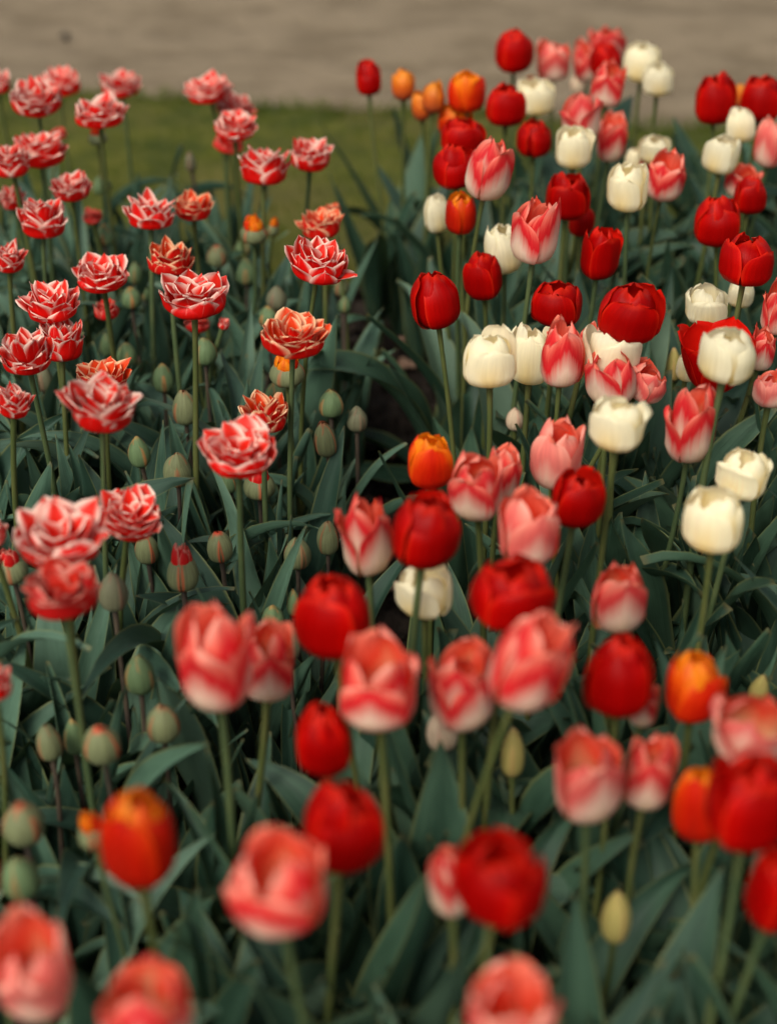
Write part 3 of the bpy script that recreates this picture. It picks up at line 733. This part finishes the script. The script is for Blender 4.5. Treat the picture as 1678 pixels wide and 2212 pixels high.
# ---------------------------------------------------------------- beds, soil, lawn, path
def gapx(y):
    return float(np.interp(y, [0.3, .6, .9, 1.15, 1.4, 2.0, 2.5], [-.50, -.36, -.21, -.06, .015, .025, -.02]))
def gaphw(y):
    return float(np.interp(y, [.3, .9, 1.3, 1.9, 2.2, 2.5], [.03, .04, .075, .10, .12, .16]))
def back_y(x):
    return float(np.interp(x, [-.6, -.25, -.10, .03, .14, .3], [2.20, 2.16, 1.98, 2.02, 2.22, 2.36]))

def fill(name, side, label, seed, n_step):
    rng = np.random.default_rng(seed); b = Build()
    B = np.array(BASES); HD = np.array(HEADS)
    for yy in np.arange(.32, 2.38, n_step):
        for xx in np.arange(-1.45, 1.45, n_step):
            x = xx + rng.uniform(-.5, .5) * n_step; y = yy + rng.uniform(-.5, .5) * n_step
            g, hw = gapx(y), gaphw(y)
            if (side == 'L') != (x < g) or abs(x - g) < hw or y > back_y(x): continue
            if np.min((B[:, 0] - x) ** 2 + (B[:, 1] - y) ** 2) < .026 ** 2: continue
            a0 = rng.uniform(0, 6.28)
            if abs(x) > .28 * y + .55: continue
            for k in range(int(rng.integers(4, 7))):
                V, F, uv = LEAVES[side][int(rng.integers(35))]
                ht = V[:, 2].max(); topz = rng.uniform(.18, .34) if side == 'L' else rng.uniform(.20, .37)
                if y > 1.85: topz *= .88
                s = min(topz / ht, 1.55); sw = s * rng.uniform(.80, 1.15)
                an = a0 + k * 2.0 + rng.normal(0, .4); c, sn = math.cos(an), math.sin(an)
                P = V * np.array([s, sw, s]); ti = rng.normal(0, .10)
                P = np.stack([P[:, 0] * math.cos(ti) + P[:, 2] * math.sin(ti), P[:, 1], P[:, 2] * math.cos(ti) - P[:, 0] * math.sin(ti)], 1)
                P = np.stack([P[:, 0] * c - P[:, 1] * sn + x, P[:, 0] * sn + P[:, 1] * c + y, P[:, 2]], 1)
                tp = P[np.argmax(np.hypot(P[:, 0] - x, P[:, 1] - y))]
                if abs(tp[0] - gapx(tp[1])) < gaphw(tp[1]) * .8 and rng.uniform() < .85: continue
                # leaves do not grow across the heads that stand clear of them
                px, py, dp = project(P)
                hit = (np.abs(px[:, None] - HD[None, :, 0]) < HD[None, :, 2] * .38) & (np.abs(py[:, None] - HD[None, :, 1] + HD[None, :, 3] * .16) < HD[None, :, 3] * .27) & (dp[:, None] < HD[None, :, 4])
                if hit.any() and rng.uniform() < .93: continue
                b.add(P, F, uv)
    o = link(name, b.mesh(name, LEAF_L if side == 'L' else LEAF_R))
    tag(o, label, 'foliage', None, 'stuff')
fill('tulip_foliage', 'L', 'dense blue-green tulip leaves filling the left bed', 3, .054)
fill('tulip_foliage', 'R', 'dense broad green tulip leaves filling the right bed', 4, .058)

def lattice(x0, x1, y0, y1, nx, ny, amp, seed, sizes):
    rng = np.random.default_rng(seed)
    X, Y = np.meshgrid(np.linspace(x0, x1, nx), np.linspace(y0, y1, ny)); Z = np.zeros_like(X)
    for sc, am in sizes:
        for _ in range(7):
            a = rng.uniform(0, 6.28); k = 6.28 / sc * rng.uniform(.6, 1.5)
            Z += am / 3 * np.sin(k * (X * math.cos(a) + Y * math.sin(a)) + rng.uniform(0, 6.28))
    return X, Y, Z * amp

# soil
def mat_soil():
    n = NT('dark_soil'); co = n.coord('Object')
    f = n.noise(co, 60, 6, .7); g = n.noise(co, 9, 3)
    c = n.mix(n.smooth(.35, .7, f), (.012, .009, .007), (.055, .040, .030))
    c = n.mix(n.math('MULTIPLY', n.smooth(.55, .75, g), .5), c, (.075, .055, .04))
    n.bump(f, .012, 1.0)
    return n.finish(c, .95, .2)
SOIL = mat_soil()
X, Y, Z = lattice(-1.9, 1.9, -.6, 2.46, 240, 200, 1.0, 5, [(.22, .010), (.06, .006), (.025, .003)])
tag(link('soil', mesh_from('soil', np.stack([X, Y, Z - .006], -1).reshape(-1, 3), grid_faces(240, 200), None, SOIL)), kind='structure')

def clods():
    rng = np.random.default_rng(9); import bmesh
    bm = bmesh.new(); bmesh.ops.create_icosphere(bm, subdivisions=2, radius=1)
    bv = np.array([v.co[:] for v in bm.verts]); bf = np.array([[v.index for v in f.verts] for f in bm.faces]); bm.free()
    Vs, Fs, n = [], [], 0
    for _ in range(900):
        y = rng.uniform(.5, 2.4); x = gapx(y) + rng.normal(0, .11); s = rng.uniform(.003, .012)
        d = 1 + .35 * np.sin(bv @ rng.normal(0, 2.2, 3) + rng.uniform(0, 6)) + .12 * rng.normal(size=len(bv))
        Vs.append(bv * d[:, None] * s * np.array([1, 1, .7]) + np.array([x, y, .004 + s * .2])); Fs.append(bf + n); n += len(bv)
    o = link('soil_clods', mesh_from('soil_clods', np.concatenate(Vs), np.concatenate(Fs), None, SOIL))
    tag(o, 'crumbly dark clods of soil in the gap between the beds', 'soil', None, 'stuff')
clods()

# edge of the path, read off the photograph
pa, _ = at_z(150, 206, 0); pb, _ = at_z(1560, 283, 0)
SLOPE = (pb[1] - pa[1]) / (pb[0] - pa[0])
def edge_y(x): return pa[1] + SLOPE * (x - pa[0]) + .012 * np.sin(9 * x) + .006 * np.sin(31 * x + 1)

def mat_lawn():
    n = NT('lawn_turf'); co = n.coord('Object')
    f = n.noise(co, 14, 5, .65); g = n.noise(co, 2.5, 3)
    c = n.mix(n.smooth(.3, .7, f), (.036, .048, .006), (.090, .090, .013))
    c = n.mix(n.math('MULTIPLY', n.smooth(.45, .7, g), .5), c, (.12, .095, .03))
    n.bump(f, .01, .8); return n.finish(c, .9, .2)
nx = 161; xs = np.linspace(-4, 4, nx)
rows_ = np.linspace(0, 1, 24)
V = []
rg = np.random.default_rng(12)
for r_ in rows_:
    y0 = 2.40 + .01 * np.sin(23 * xs); y1 = edge_y(xs)
    zz = .014 * min(1, (1 - r_) * 8) * min(1, .3 + r_ * 8) + .004 * rg.normal(size=nx) * .5
    V.append(np.stack([xs, y0 + (y1 - y0) * r_, zz + .006], 1))
tag(link('lawn', mesh_from('lawn', np.concatenate(V), grid_faces(nx, 24), None, mat_lawn())), kind='structure')

def mat_blade():
    n = NT('grass_blade'); co = n.coord('Object'); g = n.noise(co, 5, 4, .6); h = n.noise(co, 120, 2)
    c = n.mix(n.smooth(.3, .7, h), (.042, .074, .005), (.098, .128, .012))
    c = n.mix(n.math('MULTIPLY', n.smooth(.55, .75, g), .45), c, (.14, .11, .02))
    return n.finish(c, .8, .08, .2)
def grass():
    rng = np.random.default_rng(21); N = 42000
    x = rng.uniform(-1.7, 1.7, N); y0 = 2.36; y = y0 + (edge_y(x) + .015 - y0) * rng.uniform(0, 1, N)
    h = rng.uniform(.010, .026, N); a = rng.uniform(0, 6.28, N); le = rng.normal(0, .010, (N, 2)); wd = rng.uniform(.0012, .0022, N)
    c, s = np.cos(a) * wd, np.sin(a) * wd; z = np.full(N, .010)
    V = np.stack([np.stack([x - c, y - s, z], 1), np.stack([x + c, y + s, z], 1), np.stack([x + le[:, 0], y + le[:, 1], z + h], 1)], 1).reshape(-1, 3)
    F = np.arange(3 * N).reshape(-1, 3)
    o = link('lawn_grass', mesh_from('lawn_grass', V, F, None, mat_blade(), smooth=False))
    tag(o, 'short mown grass strip between the beds and the path', 'grass', None, 'stuff')
grass()

def mat_path():
    n = NT('sandy_path'); co = n.coord('Object')
    mp = n.n.new('ShaderNodeMapping'); mp.inputs['Scale'].default_value = (2.6, 5.0, 1); mp.inputs['Rotation'].default_value = (0, 0, .16); n.l.new(co, mp.inputs[0])
    band = n.noise(mp.outputs[0], 2.0, 6, .62); grit = n.noise(co, 260, 3, .7); mid = n.noise(co, 22, 4, .6)
    c = n.mix(n.smooth(.36, .60, band), (.155, .117, .072), (.225, .174, .113))
    c = n.mix(n.math('MULTIPLY', n.smooth(.45, .75, grit), .45), c, (.095, .075, .05))
    c = n.mix(n.math('MULTIPLY', n.smooth(.55, .7, mid), .3), c, (.22, .175, .115))
    h = n.math('ADD', n.math('MULTIPLY', band, 1.0), n.math('ADD', n.math('MULTIPLY', mid, .25), n.math('MULTIPLY', grit, .06)))
    n.bump(h, .03, .9); return n.finish(c, .92, .25)
PATH = mat_path()
xs2 = np.linspace(-6, 6, 121); V = []
for r_ in np.linspace(0, 1, 40):
    y = edge_y(xs2) - .03 + r_ * 4.2
    V.append(np.stack([xs2, y, .004 * np.sin(5 * y + 2.0 * xs2) + .003 * np.sin(11 * y - 3 * xs2)], 1))
tag(link('path', mesh_from('path', np.concatenate(V), grid_faces(121, 40), None, PATH)), kind='structure')
g = 150.0
tag(link('ground', mesh_from('ground', [(-g, -g, -.06), (g, -g, -.06), (g, g, -.06), (-g, g, -.06)], np.array([[0, 1, 2, 3]]), None, mat_lawn())), kind='structure')

# ---------------------------------------------------------------- leafy plants without a flower beside the gap
def leafy(px, py, z, label, leaves):
    p, _ = at_z(px, py, z)
    root = link('tulip_plant', None, None, (p[0], p[1], 0)); root.empty_display_size = .05
    tag(root, label, 'plant', 'flowerless tulip plants beside the gap')
    rg2 = np.random.default_rng(int(px + py))
    for (L, Wd, t0, t1, pw, an, fold, wave, tw) in leaves:
        me = mesh_from('leaf', *leaf_arrays(rg2, L, Wd, rad(t0), rad(t1), pw, fold, wave, tw, 9, 24), mat=LEAF_R)
        link('leaf', me, root, (.004 * math.cos(rad(an)), .004 * math.sin(rad(an)), 0), (0, 0, rad(an)))
leafy(872, 640, .0, 'flowerless plant with a long dark leaf leaning left over the lawn corner',
      [(.33, .024, 14, 34, 1.0, 178, .5, .05, .3), (.27, .034, 6, 22, 1.2, 60, .5, .12, -.3), (.25, .034, 10, 120, 2.2, 205, .4, .15, .4), (.22, .028, 10, 60, 1.6, -70, .5, .15, .2)])
leafy(905, 585, .0, 'flowerless plant with broad dark upright leaves left of the slim cream tulip',
      [(.28, .036, 4, 18, 1.2, 150, .45, .12, .5), (.29, .030, 3, 14, 1.2, 20, .5, .1, -.5), (.22, .032, 12, 75, 1.8, -100, .4, .18, .2)])
leafy(965, 985, .06, 'flowerless plant whose flat wavy leaf reaches left across the soil gap',
      [(.20, .026, 35, 82, .8, 176, .35, .22, .5), (.18, .022, 45, 88, .8, 200, .35, .15, -.3), (.21, .027, 4, 20, 1.2, 60, .5, .1, .3), (.20, .03, 6, 26, 1.2, -60, .5, .1, .3)])

# ---------------------------------------------------------------- litter
def mat_plain(name, c1, c2, rough=.8):
    n = NT(name); f = n.noise(n.coord('Object'), 90, 4, .6); n.bump(f, .002, .5)
    return n.finish(n.mix(n.smooth(.3, .7, f), c1, c2), rough, .25)
DRY = mat_plain('dry_leaf', (.26, .15, .10), (.42, .27, .19))
def dead_leaf(x, y, size, an, label):
    rng = np.random.default_rng(int(x * 7 + y))
    v = np.linspace(0, 1, 12); u = np.linspace(-1, 1, 7); vv, uu = np.meshgrid(v, u, indexing='ij')
    wd = size * .42 * np.sin(np.pi * np.clip(vv * .94 + .03, 0, 1)) ** .7
    z = .10 * size * np.sin(3 * vv + rng.uniform(0, 6)) + .25 * size * np.abs(uu) ** 2 * (.5 + .5 * np.sin(5 * vv)) + .05 * size * np.sin(6 * uu + 4 * vv)
    V = np.stack([(vv - .5) * size, uu * wd, z], -1).reshape(-1, 3)
    p, _ = at_z(x, y, .012)
    me = mesh_from('dead_leaf', V, grid_faces(7, 12), None, DRY)
    o = link('dead_leaf', me, None, (p[0], p[1], .018), (rad(12), rad(-8), an))
    so_ = o.modifiers.new('thick', 'SOLIDIFY'); so_.thickness = .0008
    tag(o, label, 'dead leaf', 'dry leaves on the soil')
dead_leaf(879, 799, .030, .6, 'pale dry leaf on the soil between the beds, topmost of the litter')
dead_leaf(843, 985, .034, 1.7, 'dry leaf on the soil, left of the orange tulip')
dead_leaf(872, 992, .030, .2, 'pale dry leaf close beside the orange tulip on the soil')
dead_leaf(858, 745, .020, 2.2, 'small brown leaf on the shaded soil near the bed end')
dead_leaf(845, 1275, .026, 1.1, 'dry leaf on the soil left of the low cream tulip')
import bmesh
bm = bmesh.new(); bmesh.ops.create_icosphere(bm, subdivisions=3, radius=.010)
for v in bm.verts:
    c = v.co; k = 1 + .18 * math.sin(300 * c.x + 1) + .14 * math.sin(370 * c.y) + .1 * math.sin(520 * c.z)
    v.co = (c.x * k * 1.2, c.y * k, c.z * k * .7)
me = bpy.data.meshes.new('pebble'); bm.to_mesh(me); bm.free(); me.polygons.foreach_set('use_smooth', [True] * len(me.polygons))
me.materials.append(mat_plain('dark_stone', (.035, .028, .02), (.06, .05, .04)))
p, _ = at_z(140, 84, 0)
tag(link('pebble', me, None, (p[0], p[1], .008)), 'small dark pebble alone on the sandy path', 'pebble')
